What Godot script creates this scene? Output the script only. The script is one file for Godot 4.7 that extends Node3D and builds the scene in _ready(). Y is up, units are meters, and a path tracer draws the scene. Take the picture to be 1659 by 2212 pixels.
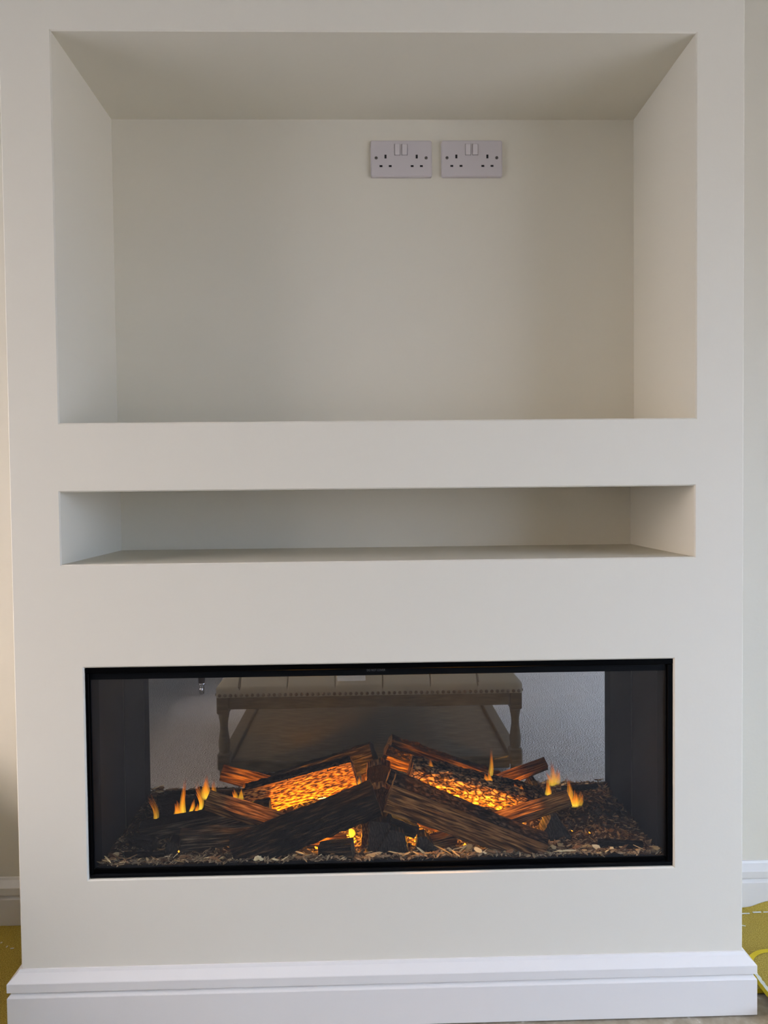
extends Node3D

const F := -0.078          # floor level
const ZB := -0.36          # plane of the alcove back walls
const X1 := -0.7199        # chimney breast sides
const X2 := 0.7199
const XL := -2.6           # room walls
const XR := 2.3
const ZR := 3.9
const CEIL := 2.33
const ZM := -0.2           # mirror at the back of the fire
const BED := 0.2375        # top of the fuel bed

var M := {}
var rng := RandomNumberGenerator.new()
var nz := FastNoiseLite.new()
var used := {}
var cw := -0.0
var chip_meshes: Array = []

# ---------------------------------------------------------------- naming
func numbered(s: String) -> String:
	var n: int = used.get(s, 0)
	used[s] = n + 1
	return s if n == 0 else "%s_%03d" % [s, n]

func tag(o: Node, label: String, category: String, group := "", kind := "") -> void:
	o.set_meta("label", label)
	o.set_meta("category", category)
	if group != "": o.set_meta("group", group)
	if kind != "": o.set_meta("kind", kind)

func thing(called: String, label: String, category: String, at := Vector3.ZERO, group := "", kind := "") -> Node3D:
	var o := Node3D.new()
	o.name = numbered(called)
	add_child(o, true)
	o.position = at
	tag(o, label, category, group, kind)
	return o

func put(called: String, mesh: Mesh, mat: Material, parent: Node = null, at := Vector3.ZERO) -> MeshInstance3D:
	var o := MeshInstance3D.new()
	o.mesh = mesh
	o.material_override = mat
	if parent == null:
		o.name = numbered(called)
		add_child(o, true)
	else:
		o.name = called
		parent.add_child(o, true)
	o.position = at
	o.cast_shadow = GeometryInstance3D.SHADOW_CASTING_SETTING_ON
	return o

# ---------------------------------------------------------------- shapes
func begin() -> SurfaceTool:
	var st := SurfaceTool.new()
	st.begin(Mesh.PRIMITIVE_TRIANGLES)
	return st

func tri(st: SurfaceTool, a: Vector3, b: Vector3, c: Vector3, n: Vector3) -> void:
	var f := (c - a).cross(b - a)
	if f.dot(n) < 0.0:
		var t := b
		b = c
		c = t
		f = -f
	f = f.normalized()
	for p: Vector3 in [a, b, c]:
		st.set_normal(f)
		st.add_vertex(p)

func quad(st: SurfaceTool, a: Vector3, b: Vector3, c: Vector3, d: Vector3, n: Vector3) -> void:
	tri(st, a, b, c, n)
	tri(st, a, c, d, n)

# a box with chamfered edges
func box(st: SurfaceTool, c: Vector3, s: Vector3, bev := 0.0, bs := Basis.IDENTITY) -> void:
	var h := s * 0.5
	if bev <= 0.0:
		for ax in 3:
			for sg: float in [-1.0, 1.0]:
				var n := Vector3.ZERO
				n[ax] = sg
				var u := Vector3.ZERO
				var v := Vector3.ZERO
				u[(ax + 1) % 3] = h[(ax + 1) % 3]
				v[(ax + 2) % 3] = h[(ax + 2) % 3]
				var o := n * h[ax]
				quad(st, c + bs * (o - u - v), c + bs * (o + u - v), c + bs * (o + u + v), c + bs * (o - u + v), bs * n)
		return
	var pt := func(sg: Vector3, ax: int) -> Vector3:
		var p := Vector3(sg.x * h.x, sg.y * h.y, sg.z * h.z)
		for k in 3:
			if k != ax: p[k] -= sg[k] * bev
		return c + bs * p
	for ax in 3:
		var b1 := (ax + 1) % 3
		var b2 := (ax + 2) % 3
		for sg: float in [-1.0, 1.0]:
			var n := Vector3.ZERO
			n[ax] = sg
			var q := []
			for uv: Vector2 in [Vector2(-1, -1), Vector2(1, -1), Vector2(1, 1), Vector2(-1, 1)]:
				var g := n
				g[b1] = uv.x
				g[b2] = uv.y
				q.append(pt.call(g, ax))
			quad(st, q[0], q[1], q[2], q[3], bs * n)
			for sh: float in [-1.0, 1.0]:      # the chamfer between face ax and face b1
				var e0 := n
				e0[b1] = sh
				e0[b2] = -1.0
				var e1 := e0
				e1[b2] = 1.0
				var en := n
				en[b1] = sh
				quad(st, pt.call(e0, ax), pt.call(e1, ax), pt.call(e1, b1), pt.call(e0, b1), bs * en)
	for x: float in [-1.0, 1.0]:
		for y: float in [-1.0, 1.0]:
			for z: float in [-1.0, 1.0]:
				var g := Vector3(x, y, z)
				tri(st, pt.call(g, 0), pt.call(g, 1), pt.call(g, 2), bs * g)

func boxm(c: Vector3, s: Vector3, bev := 0.0, bs := Basis.IDENTITY) -> ArrayMesh:
	var st := begin()
	box(st, c, s, bev, bs)
	return st.commit()

func span(lo: Vector3, hi: Vector3, bev := 0.0) -> ArrayMesh:
	return boxm((lo + hi) * 0.5, hi - lo, bev)

# smooth surface through a grid of points; out is a point well inside (normals turn away from it)
func grid(st: SurfaceTool, g: Array, inside: Callable, uvs := Array()) -> void:
	var rows := g.size()
	var cols: int = g[0].size()
	var base := []
	# normals by differences
	for i in rows:
		for j in cols:
			var du: Vector3 = g[min(i + 1, rows - 1)][j] - g[max(i - 1, 0)][j]
			var jl := j - 1
			var jr := j + 1
			if g[i][0].is_equal_approx(g[i][cols - 1]):
				jl = (j - 1 + cols - 1) % (cols - 1)
				jr = (j + 1) % (cols - 1)
			else:
				jl = max(jl, 0)
				jr = min(jr, cols - 1)
			var dv: Vector3 = g[i][jr] - g[i][jl]
			var n := du.cross(dv)
			var away: Vector3 = inside.call(g[i][j])
			n = n.normalized() if n.length() > 1e-12 else away.normalized()
			if n.dot(away) < 0.0: n = -n
			base.append(n)
	for i in rows - 1:
		for j in cols - 1:
			var q := [[i, j], [i, j + 1], [i + 1, j + 1], [i + 1, j]]
			var p: Array = q.map(func(k): return g[k[0]][k[1]])
			var nn: Vector3 = base[i * cols + j] + base[(i + 1) * cols + j + 1]
			for t: Array in [[0, 1, 2], [0, 2, 3]]:
				var f: Vector3 = (p[t[2]] - p[t[0]]).cross(p[t[1]] - p[t[0]])
				var order: Array = t if f.dot(nn) >= 0.0 else [t[0], t[2], t[1]]
				for k: int in order:
					st.set_normal(base[q[k][0] * cols + q[k][1]])
					if uvs.size(): st.set_uv(uvs[q[k][0]][q[k][1]])
					st.add_vertex(p[k])

# a profile of [radius, y] turned round the vertical axis
func lathe(st: SurfaceTool, prof: Array, seg := 24, at := Vector3.ZERO) -> void:
	var g := []
	for p: Array in prof:
		var r := []
		for k in seg + 1:
			var a := TAU * (k % seg) / seg
			r.append(at + Vector3(cos(a) * p[0], p[1], sin(a) * p[0]))
		g.append(r)
	grid(st, g, func(v: Vector3): return Vector3(v.x - at.x, 0.0, v.z - at.z) + Vector3(0, 0.0001, 0))

# skirting: profile of (out, y) along a floor path with mitred corners
func moulding(prof: Array, path: Array, outs: Array) -> ArrayMesh:
	var st := begin()
	for i in path.size() - 1:
		for j in prof.size() - 1:
			var q := []
			for k: Array in [[i, j], [i + 1, j], [i + 1, j + 1], [i, j + 1]]:
				var o: Vector2 = path[k[0]] + outs[k[0]] * prof[k[1]].x
				q.append(Vector3(o.x, prof[k[1]].y, o.y))
			var d: Vector2 = (path[i + 1] - path[i]).normalized()
			var side := Vector2(-d.y, d.x)
			if side.dot(outs[i] + outs[i + 1]) < 0.0: side = -side
			var pd: Vector2 = prof[j + 1] - prof[j]
			var pn := Vector2(pd.y, -pd.x)
			quad(st, q[0], q[1], q[2], q[3], Vector3(side.x * pn.x, pn.y, side.y * pn.x))
	return st.commit()

# ---------------------------------------------------------------- textures and materials
func noise_tex(kind: int, freq: float, seed_: int, ramp: Array, normal := 0.0, size := 512, cell := -1, oct := 4) -> NoiseTexture2D:
	var n := FastNoiseLite.new()
	n.noise_type = kind
	n.frequency = freq
	n.seed = seed_
	n.fractal_octaves = oct
	if oct <= 1: n.fractal_type = FastNoiseLite.FRACTAL_NONE
	if cell >= 0:
		n.cellular_return_type = cell
		n.cellular_jitter = 1.0
		n.domain_warp_enabled = true
		n.domain_warp_amplitude = 12.0
		n.domain_warp_frequency = 0.02
	var t := NoiseTexture2D.new()
	t.width = size
	t.height = size
	t.seamless = true
	t.noise = n
	if normal > 0.0:
		t.as_normal_map = true
		t.bump_strength = normal
	elif ramp.size():
		var g := Gradient.new()
		var offs := PackedFloat32Array()
		var cols := PackedColorArray()
		for r: Array in ramp:
			offs.append(r[0])
			cols.append(Color(r[1], r[2], r[3]))
		g.offsets = offs
		g.colors = cols
		t.color_ramp = g
	return t

func mat(c: Color, rough := 0.8, metal := 0.0, spec := 0.5) -> StandardMaterial3D:
	var m := StandardMaterial3D.new()
	m.albedo_color = c
	m.roughness = rough
	m.metallic = metal
	m.metallic_specular = spec
	return m

func lin(r: float, g: float, b: float) -> Color:
	return Color(r, g, b).linear_to_srgb()

func world_tri(m: StandardMaterial3D, s: float) -> void:
	m.uv1_triplanar = true
	m.uv1_world_triplanar = true
	m.uv1_scale = Vector3(s, s, s)

func glow(c: Color, e: float) -> StandardMaterial3D:
	var m := mat(Color(0.12, 0.06, 0.03), 0.9)
	m.emission_enabled = true
	m.emission = c
	m.emission_energy_multiplier = e
	return m

func materials() -> void:
	var S := FastNoiseLite.TYPE_SIMPLEX_SMOOTH
	var C := FastNoiseLite.TYPE_CELLULAR
	var plaster_n := noise_tex(S, 0.05, 11, [], 1.2, 512, -1, 5)
	var paint := mat(lin(0.742, 0.694, 0.574), 0.62, 0.0, 0.35)
	paint.normal_enabled = true
	paint.normal_texture = plaster_n
	paint.normal_scale = 0.10
	world_tri(paint, 3.0)
	M.paint = paint
	M.ceiling = mat(lin(0.60, 0.59, 0.56), 0.9)
	M.trim = mat(lin(0.77, 0.74, 0.685), 0.38)
	M.socket = mat(lin(0.60, 0.55, 0.54), 0.35)
	M.socket_switch = mat(lin(0.64, 0.59, 0.575), 0.3)
	M.pale_rect = mat(Color(0.62, 0.61, 0.58, 0.30), 0.5)
	M.pale_rect.transparency = BaseMaterial3D.TRANSPARENCY_ALPHA
	M.socket_gap = mat(lin(0.22, 0.20, 0.19), 0.6)
	M.black = mat(Color(0.012, 0.013, 0.014), 0.45)
	M.frame = mat(Color(0.012, 0.014, 0.016), 0.42, 0.0, 0.16)
	M.frame2 = mat(Color(0.045, 0.052, 0.060), 0.45, 0.0, 0.2)
	M.side = mat(Color(0.035, 0.035, 0.036), 0.42, 0.0, 0.3)
	M.mirror = mat(lin(0.60, 0.60, 0.60), 0.015, 1.0)
	M.print = mat(Color(0.36, 0.37, 0.38), 0.6)
	M.screw = mat(lin(0.16, 0.145, 0.13), 0.45, 0.5)
	var pane := mat(Color(1, 1, 1, 0.02), 0.0)
	pane.transparency = BaseMaterial3D.TRANSPARENCY_ALPHA
	M.pane = pane
	M.fire_glass = pane.duplicate()
	M.fire_glass.metallic_specular = 0.19
	# carpet
	var carpet := mat(Color.WHITE, 1.0, 0.0, 0.1)
	carpet.albedo_texture = noise_tex(S, 0.09, 5, [[0.0, 0.50, 0.475, 0.44], [0.5, 0.71, 0.68, 0.635], [1.0, 0.90, 0.87, 0.82]], 0.0, 512, -1, 4)
	carpet.heightmap_enabled = true
	carpet.heightmap_scale = 1.6
	carpet.heightmap_texture = noise_tex(C, 0.06, 6, [], 0.0, 512, FastNoiseLite.RETURN_DISTANCE, 2)
	world_tri(carpet, 5.0)
	M.carpet = carpet
	M.subfloor = mat(Color.WHITE, 0.9, 0.0, 0.3)
	M.subfloor.albedo_texture = noise_tex(S, 0.02, 8, [[0.0, 0.60, 0.555, 0.47], [0.55, 0.67, 0.625, 0.54], [0.8, 0.72, 0.68, 0.60], [1.0, 0.90, 0.89, 0.86]], 0.0, 512, -1, 5)
	world_tri(M.subfloor, 3.0)
	# carpet underlay
	var foam := mat(Color.WHITE, 0.85)
	foam.albedo_texture = noise_tex(S, 0.12, 15, [[0.0, 0.52, 0.43, 0.10], [0.5, 0.70, 0.60, 0.22], [1.0, 0.86, 0.78, 0.42]], 0.0, 512, -1, 4)
	foam.normal_enabled = true
	foam.normal_texture = noise_tex(S, 0.08, 16, [], 6.0, 512, -1, 3)
	foam.normal_scale = 0.7
	world_tri(foam, 5.0)
	M.foam = foam
	M.foam_edge = mat(Color(0.86, 0.75, 0.12), 0.9)
	M.film = mat(Color(0.86, 0.86, 0.80), 0.6)
	# bench
	var linen := mat(Color.WHITE, 0.95, 0.0, 0.2)
	linen.albedo_texture = noise_tex(S, 0.15, 25, [[0.0, 0.49, 0.465, 0.40], [1.0, 0.61, 0.58, 0.51]], 0.0, 256, -1, 3)
	world_tri(linen, 8.0)
	M.linen = linen
	var oak := mat(Color.WHITE, 0.75, 0.0, 0.3)
	oak.albedo_texture = noise_tex(S, 0.03, 26, [[0.0, 0.20, 0.17, 0.115], [0.5, 0.29, 0.25, 0.175], [1.0, 0.37, 0.325, 0.24]], 0.0, 256, -1, 5)
	oak.uv1_triplanar = true
	oak.uv1_scale = Vector3(1.5, 10, 10)
	M.oak = oak
	M.nail = mat(Color(0.30, 0.25, 0.19), 0.35, 0.7)
	M.dark_wood = mat(Color(0.10, 0.07, 0.06), 0.4)
	M.dark_cloth = mat(Color(0.20, 0.18, 0.18), 0.95)
	M.chrome = mat(Color(0.8, 0.8, 0.8), 0.12, 1.0)
	# timber in the fire
	M.split = wood([[0.0, 0.06, 0.034, 0.016], [0.36, 0.225, 0.140, 0.068], [0.6, 0.37, 0.25, 0.13], [1.0, 0.55, 0.41, 0.23]], 31, 0.85)
	M.flaky = wood([[0.0, 0.05, 0.027, 0.010], [0.38, 0.24, 0.14, 0.055], [0.55, 0.50, 0.33, 0.13], [1.0, 0.82, 0.60, 0.27]], 39, 0.85, 0.05)
	M.grey = wood([[0.0, 0.045, 0.034, 0.024], [0.45, 0.15, 0.122, 0.09], [0.72, 0.28, 0.235, 0.18], [1.0, 0.48, 0.42, 0.34]], 32, 0.9)
	M.char = wood([[0.0, 0.012, 0.009, 0.006], [0.42, 0.055, 0.039, 0.024], [0.66, 0.145, 0.105, 0.065], [1.0, 0.36, 0.27, 0.17]], 33, 0.9)
	M.bark = bark([[0.0, 0.025, 0.018, 0.012], [0.10, 0.07, 0.05, 0.033], [0.30, 0.19, 0.135, 0.09], [1.0, 0.33, 0.245, 0.17]], 34)
	M.bark_pale = bark([[0.0, 0.03, 0.02, 0.014], [0.09, 0.09, 0.06, 0.04], [0.26, 0.42, 0.31, 0.19], [1.0, 0.76, 0.60, 0.38]], 35)
	M.bark_dark = bark([[0.0, 0.02, 0.017, 0.014], [0.12, 0.06, 0.05, 0.04], [1.0, 0.17, 0.14, 0.11]], 36)
	M.end = wood([[0.0, 0.20, 0.12, 0.055], [0.5, 0.37, 0.25, 0.125], [1.0, 0.57, 0.42, 0.23]], 37, 0.9)
	M.end_dark = wood([[0.0, 0.05, 0.046, 0.042], [0.5, 0.115, 0.105, 0.093], [1.0, 0.25, 0.225, 0.195]], 38, 0.9)
	M.mulch = mat(Color.WHITE, 0.95, 0.0, 0.2)
	M.mulch.albedo_texture = noise_tex(S, 0.12, 41, [[0.0, 0.05, 0.035, 0.022], [0.5, 0.19, 0.135, 0.085], [1.0, 0.38, 0.28, 0.18]], 0.0, 256, -1, 4)
	world_tri(M.mulch, 9.0)
	var chip := mat(Color.WHITE, 0.9, 0.0, 0.2)
	chip.vertex_color_use_as_albedo = true
	M.chip = chip
	M.chips = []
	for c: Array in [[0.54, 0.45, 0.30], [0.66, 0.57, 0.41], [0.42, 0.32, 0.21], [0.76, 0.69, 0.53], [0.30, 0.215, 0.14], [0.45, 0.33, 0.225]]:
		M.chips.append(mat(Color(c[0], c[1], c[2]), 0.9, 0.0, 0.2))

func wood(ramp: Array, s: int, rough: float, fr := 0.022) -> StandardMaterial3D:
	var m := mat(Color.WHITE, rough, 0.0, 0.12)
	m.albedo_texture = noise_tex(FastNoiseLite.TYPE_SIMPLEX_SMOOTH, fr, s, ramp, 0.0, 512, -1, 6)
	m.normal_enabled = true
	m.normal_texture = noise_tex(FastNoiseLite.TYPE_SIMPLEX_SMOOTH, fr, s, [], 7.0, 512, -1, 6)
	m.normal_scale = 0.8
	return m

func bark(ramp: Array, s: int) -> StandardMaterial3D:
	var m := mat(Color.WHITE, 0.9, 0.0, 0.12)
	m.albedo_texture = noise_tex(FastNoiseLite.TYPE_CELLULAR, 0.03, s, ramp, 0.0, 512, FastNoiseLite.RETURN_DISTANCE2_SUB, 2)
	m.normal_enabled = true
	m.normal_texture = noise_tex(FastNoiseLite.TYPE_CELLULAR, 0.03, s, [], 10.0, 512, FastNoiseLite.RETURN_DISTANCE2_SUB, 2)
	m.normal_scale = 0.9
	# coarse light and dark areas over the plates
	m.detail_enabled = true
	m.detail_blend_mode = BaseMaterial3D.BLEND_MODE_MUL
	if not M.has("patches"): M.patches = noise_tex(FastNoiseLite.TYPE_SIMPLEX_SMOOTH, 0.016, 77, [[0.0, 0.30, 0.26, 0.22], [0.42, 0.62, 0.58, 0.54], [0.62, 1.0, 1.0, 1.0], [1.0, 1.0, 1.0, 1.0]], 0.0, 512, -1, 5)
	m.detail_albedo = M.patches
	return m

# ---------------------------------------------------------------- timber
# sec: [side, up, type] corners round the section; type of the edge that starts there: 0 split face, 1 bark
func make_log(called: String, label: String, group: String, a: Vector3, b: Vector3, sec: Array, o := {}) -> Node3D:
	var root := thing(called, label, o.get("cat", "log"), Vector3.ZERO, group)
	root.position = (a + b) * 0.5
	var mid := root.position
	var along := (b - a).normalized()
	var up: Vector3 = o.get("up", Vector3.UP)
	up = (up - along * up.dot(along)).normalized()
	var side := along.cross(up).normalized()
	var length := (b - a).length()
	var amp: float = o.get("amp", 0.0016)
	var bamp: float = o.get("bamp", 0.003)
	var sd: int = o.get("seed", 1)
	var taper: float = o.get("taper", 1.0)
	var bend: Vector2 = o.get("bend", Vector2.ZERO)
	var grained: bool = o.get("grained", false)      # the outside is bare charred wood, not bark
	var guv: Vector2 = o.get("grain", Vector2(1.3, 16.0))
	nz.seed = sd
	nz.noise_type = FastNoiseLite.TYPE_SIMPLEX_SMOOTH
	nz.fractal_octaves = 3
	nz.frequency = 1.0
	var cen := Vector2.ZERO
	for p: Array in sec: cen += Vector2(p[0], p[1]) / sec.size()
	# resample the outline
	var ring := []
	var step: float = o.get("step", 0.004)
	var area := 0.0
	for i in sec.size():
		var p1: Array = sec[i]
		var p2: Array = sec[(i + 1) % sec.size()]
		area += p1[0] * p2[1] - p2[0] * p1[1]
	for i in sec.size():
		var p1 := Vector2(sec[i][0], sec[i][1])
		var p2 := Vector2(sec[(i + 1) % sec.size()][0], sec[(i + 1) % sec.size()][1])
		var k: int = max(2, int(ceil((p2 - p1).length() / step)))
		var e := (p2 - p1).normalized()
		var n := Vector2(e.y, -e.x) * signf(area)
		for j in k:
			ring.append([p1.lerp(p2, float(j) / k), n, sec[i][2]])
	var cnt := ring.size()
	var nor := []
	for j in cnt:
		nor.append((ring[j][1] + ring[(j - 1 + cnt) % cnt][1]).normalized())
	var m: int = max(4, int(length / o.get("ring", 0.006)))
	var pts := []
	var uvs := []
	for i in m + 1:
		var t := float(i) / m
		var row := []
		var urow := []
		var sc := lerpf(1.0, taper, t)
		var rag := 0.0
		var arc := 0.0
		for j in cnt + 1:
			var jj := j % cnt
			var p: Vector2 = ring[jj][0]
			if j > 0: arc += (p - ring[(j - 1) % cnt][0]).length()
			var l := t * length
			var d := 0.0
			if ring[jj][2] == 1:
				var w := nz.get_noise_2d(l * 22.0 + 3.0, jj * step * 30.0 + sd)
				var w2 := nz.get_noise_2d(l * 70.0, jj * step * 95.0 + sd * 3.0)
				d = bamp * (absf(w) * 1.6 - 0.4 + 0.7 * w2)
			else:
				d = amp * (1.5 * nz.get_noise_2d(l * 5.0 + sd, jj * step * 130.0) + nz.get_noise_2d(l * 14.0, jj * step * 320.0 + sd) * 0.8)
				d += amp * 1.6 * nz.get_noise_2d(l * 9.0 + 50.0, jj * step * 12.0 + sd)
			var q: Vector2 = cen + (p - cen) * sc + nor[jj] * d
			q += bend * (4.0 * t * (1.0 - t))
			var lj := l
			if i == 0 or i == m:
				lj += amp * 1.0 * nz.get_noise_2d(jj * step * 25.0 + i, sd * 7.0)
			row.append(a + along * lj + side * q.x + up * q.y - mid)
			urow.append(Vector2(l * guv.x, arc * guv.y + 0.37 * sd) if ring[jj][2] == 0 or grained else Vector2(l * 4.2 + 0.31 * sd, arc * 8.5 + 0.004 * sin(l * 60.0)))
		pts.append(row)
		uvs.append(urow)
	# one mesh for each run of faces of a kind
	var centre := func(v: Vector3) -> Vector3:
		var r := v - (a - mid)
		return r - along * r.dot(along) - side * cen.x - up * cen.y
	for ty in 2:
		var st := begin()
		var any := false
		var j := 0
		while j < cnt:
			if ring[j][2] != ty:
				j += 1
				continue
			var k := j
			while k < cnt and ring[k][2] == ty: k += 1
			# split at corners of the outline so that edges stay crisp
			var s0 := j
			while s0 < k:
				var s1 := s0 + 1
				while s1 < k and ring[s1][1].dot(ring[s0][1]) > (0.8 if ty == 0 else 0.3): s1 += 1
				var g := []
				var gu := []
				for i in m + 1:
					g.append(pts[i].slice(s0, s1 + 1))
					gu.append(uvs[i].slice(s0, s1 + 1))
				grid(st, g, centre, gu)
				s0 = s1
			any = true
			j = k
		if any:
			st.generate_tangents()
			put("bark" if ty == 1 else "split_face", st.commit(), o.get("bark", M.bark) if ty == 1 else o.get("split", M.split), root)
	for e in 2:
		var row: Array = pts[0] if e == 0 else pts[m]
		var c := Vector3.ZERO
		for j in cnt: c += row[j] / cnt
		var st := begin()
		var g := []
		var gu := []
		for s: float in [0.0, 0.3, 0.62, 0.88, 1.0]:
			var r := []
			var u := []
			for j in cnt + 1:
				var p: Vector3 = c.lerp(row[j % cnt], s)
				if s > 0.0 and s < 1.0: p += along * amp * nz.get_noise_2d(p.y * 260.0 + sd, (p.x + p.z) * 70.0)
				r.append(p)
				u.append(Vector2((p - c).dot(up) * 9.0, (p - c).dot(side) * 30.0))
			g.append(r)
			gu.append(u)
		var out := along * (-1.0 if e == 0 else 1.0)
		grid(st, g, func(_v): return out, gu)
		st.generate_tangents()
		put("cut_end", st.commit(), o.get("end", M.end), root)
	return root

# ---------------------------------------------------------------- the scene
func _ready() -> void:
	rng.seed = 7
	# camera
	var cam := Camera3D.new()
	cam.name = "camera"
	cam.fov = 68.914
	cam.near = 0.02
	cam.far = 60.0
	add_child(cam)
	cam.transform = Transform3D(Basis(Vector3(0.99967, -0.0106, 0.0236), Vector3(0.0113, 0.99956, -0.0277), Vector3(-0.0233, 0.0279, 0.99934)).orthonormalized(), Vector3(-0.0285, 0.98, 1.4638))
	cam.current = true
	# sky: bright overcast day
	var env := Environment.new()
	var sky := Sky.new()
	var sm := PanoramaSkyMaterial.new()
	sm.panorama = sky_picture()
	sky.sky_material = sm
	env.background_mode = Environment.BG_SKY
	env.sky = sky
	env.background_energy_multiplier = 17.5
	env.tonemap_mode = Environment.TONE_MAPPER_LINEAR
	env.tonemap_exposure = 1.04
	env.sdfgi_enabled = true
	env.ssao_enabled = true
	env.ssil_enabled = true
	var we := WorldEnvironment.new()
	we.name = "world"
	we.environment = env
	add_child(we)

	materials()
	room()
	shade_sideboard()
	shade_sofa()
	chimney_breast()
	skirtings()
	sockets()
	underlay()
	fire()
	timber()
	flames()
	bench()
	armchair()

# a bright hazy day: warm tint in the west (-x), blue in the east, chosen to tint the walls
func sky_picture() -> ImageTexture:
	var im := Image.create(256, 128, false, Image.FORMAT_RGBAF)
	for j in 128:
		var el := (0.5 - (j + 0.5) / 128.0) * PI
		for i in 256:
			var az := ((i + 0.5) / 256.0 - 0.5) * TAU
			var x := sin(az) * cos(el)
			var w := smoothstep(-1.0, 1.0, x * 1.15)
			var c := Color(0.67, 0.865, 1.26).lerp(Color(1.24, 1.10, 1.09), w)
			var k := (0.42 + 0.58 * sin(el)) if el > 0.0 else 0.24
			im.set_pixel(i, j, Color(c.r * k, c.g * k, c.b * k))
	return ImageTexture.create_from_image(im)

# a wall plate in a plane with rectangular holes; axis 0: plane across x (u = z), axis 2: across z (u = x); w is thickness along dir
func plate(axis: int, at: float, dir: float, w: float, lo: Vector2, hi: Vector2, holes: Array) -> ArrayMesh:
	var st := begin()
	var us := [lo.x, hi.x]
	var vs := [lo.y, hi.y]
	for h: Rect2 in holes:
		us.append_array([h.position.x, h.end.x])
		vs.append_array([h.position.y, h.end.y])
	us.sort()
	vs.sort()
	for i in us.size() - 1:
		for j in vs.size() - 1:
			if us[i + 1] - us[i] < 1e-5 or vs[j + 1] - vs[j] < 1e-5: continue
			var c := Vector2((us[i] + us[i + 1]) * 0.5, (vs[j] + vs[j + 1]) * 0.5)
			var inside := false
			for h: Rect2 in holes:
				if h.has_point(c): inside = true
			if inside: continue
			for s in 2:
				var d := at + dir * w * s
				var q := []
				for k: Array in [[i, j], [i + 1, j], [i + 1, j + 1], [i, j + 1]]:
					q.append(Vector3(d, vs[k[1]], us[k[0]]) if axis == 0 else Vector3(us[k[0]], vs[k[1]], d))
				var n := Vector3(1, 0, 0) if axis == 0 else Vector3(0, 0, 1)
				quad(st, q[0], q[1], q[2], q[3], n * (-dir if s == 0 else dir))
	for h: Rect2 in holes + [Rect2(lo, hi - lo)]:
		var outer := h == Rect2(lo, hi - lo)
		var c4 := [h.position, Vector2(h.end.x, h.position.y), h.end, Vector2(h.position.x, h.end.y)]
		for k in 4:
			var a: Vector2 = c4[k]
			var b: Vector2 = c4[(k + 1) % 4]
			var m := (h.get_center() - (a + b) * 0.5) * (-1.0 if outer else 1.0)
			var f := func(p: Vector2, d: float) -> Vector3: return Vector3(d, p.y, p.x) if axis == 0 else Vector3(p.x, p.y, d)
			var n3: Vector3 = f.call(m, 0.0)
			quad(st, f.call(a, at), f.call(b, at), f.call(b, at + dir * w), f.call(a, at + dir * w), n3)
	return st.commit()

func struct(called: String, mesh: Mesh, m: Material, label: String, category := "wall", parent: Node = null) -> MeshInstance3D:
	var o := put(called, mesh, m, parent)
	if parent == null: tag(o, label, category, "", "structure")
	return o

const LAMP := 0.44
const WR := Rect2(0.6, 0.10, 2.2, 1.65)      # window in the right wall (z, y, length, height)
const WL := Rect2(0.15, 0.25, 1.8, 1.75)       # window in the left wall

func room() -> void:
	struct("floor", span(Vector3(XL - 0.15, F - 0.15, ZB - 0.15), Vector3(XR + 0.15, F, ZR + 0.15)), M.subfloor, "bare beige floor along the foot of the chimney breast", "floor")
	tag(put("carpet", span(Vector3(XL, F, 0.20), Vector3(XR, F + 0.006, ZR)), M.carpet), "pale grey short pile carpet, seen mirrored in the fire", "carpet")
	struct("ceiling", span(Vector3(XL - 0.15, CEIL, ZB - 0.15), Vector3(XR + 0.15, CEIL + 0.15, ZR + 0.15)), M.ceiling, "plain white ceiling above the room", "ceiling")
	struct("wall_left", plate(0, XL, -1.0, 0.15, Vector2(ZB - 0.15, F), Vector2(ZR + 0.15, CEIL), [WL]), M.paint, "cream painted side wall with the window left of the fireplace")
	struct("wall_right", plate(0, XR, 1.0, 0.15, Vector2(ZB - 0.15, F), Vector2(ZR + 0.15, CEIL), [WR]), M.paint, "cream painted side wall with the window right of the fireplace")
	struct("wall_rear", plate(2, ZR, 1.0, 0.15, Vector2(XL, F), Vector2(XR, CEIL), []), M.paint, "cream painted wall opposite the fireplace")
	struct("wall_alcove_left", plate(2, ZB, -1.0, 0.15, Vector2(XL, F), Vector2(X1 + 0.02, CEIL), []), M.paint, "cream alcove wall left of the chimney breast")
	struct("wall_alcove_right", plate(2, ZB, -1.0, 0.15, Vector2(X2 - 0.02, F), Vector2(XR, CEIL), []), M.paint, "cool white alcove wall right of the chimney breast")
	window(XR, WR, 1.0, "window_1", "white framed window in the right side wall")
	window(XL, WL, -1.0, "window_2", "white framed window in the left side wall")

func window(x: float, r: Rect2, dir: float, called: String, label: String) -> void:
	var o := thing(called, label, "window", Vector3(x + dir * 0.075, r.position.y, r.get_center().x), "", "structure")
	var hw := r.size.x * 0.5
	var h := r.size.y
	for s: float in [-1.0, 1.0]:
		put("jamb_frame", boxm(Vector3(0, h * 0.5, s * (hw - 0.03)), Vector3(0.07, h, 0.06), 0.004), M.trim, o)
	put("head_frame", boxm(Vector3(0, h - 0.03, 0), Vector3(0.07, 0.06, r.size.x - 0.12), 0.004), M.trim, o)
	put("sill_frame", boxm(Vector3(0, 0.03, 0), Vector3(0.07, 0.06, r.size.x - 0.12), 0.004), M.trim, o)
	put("mullion", boxm(Vector3(0, h * 0.5, 0), Vector3(0.06, h - 0.12, 0.05), 0.004), M.trim, o)
	for s: float in [-1.0, 1.0]:
		put("pane", boxm(Vector3(0, h * 0.5, s * (hw * 0.5 - 0.017)), Vector3(0.004, h - 0.12, hw - 0.085)), M.pane, o)

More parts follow.
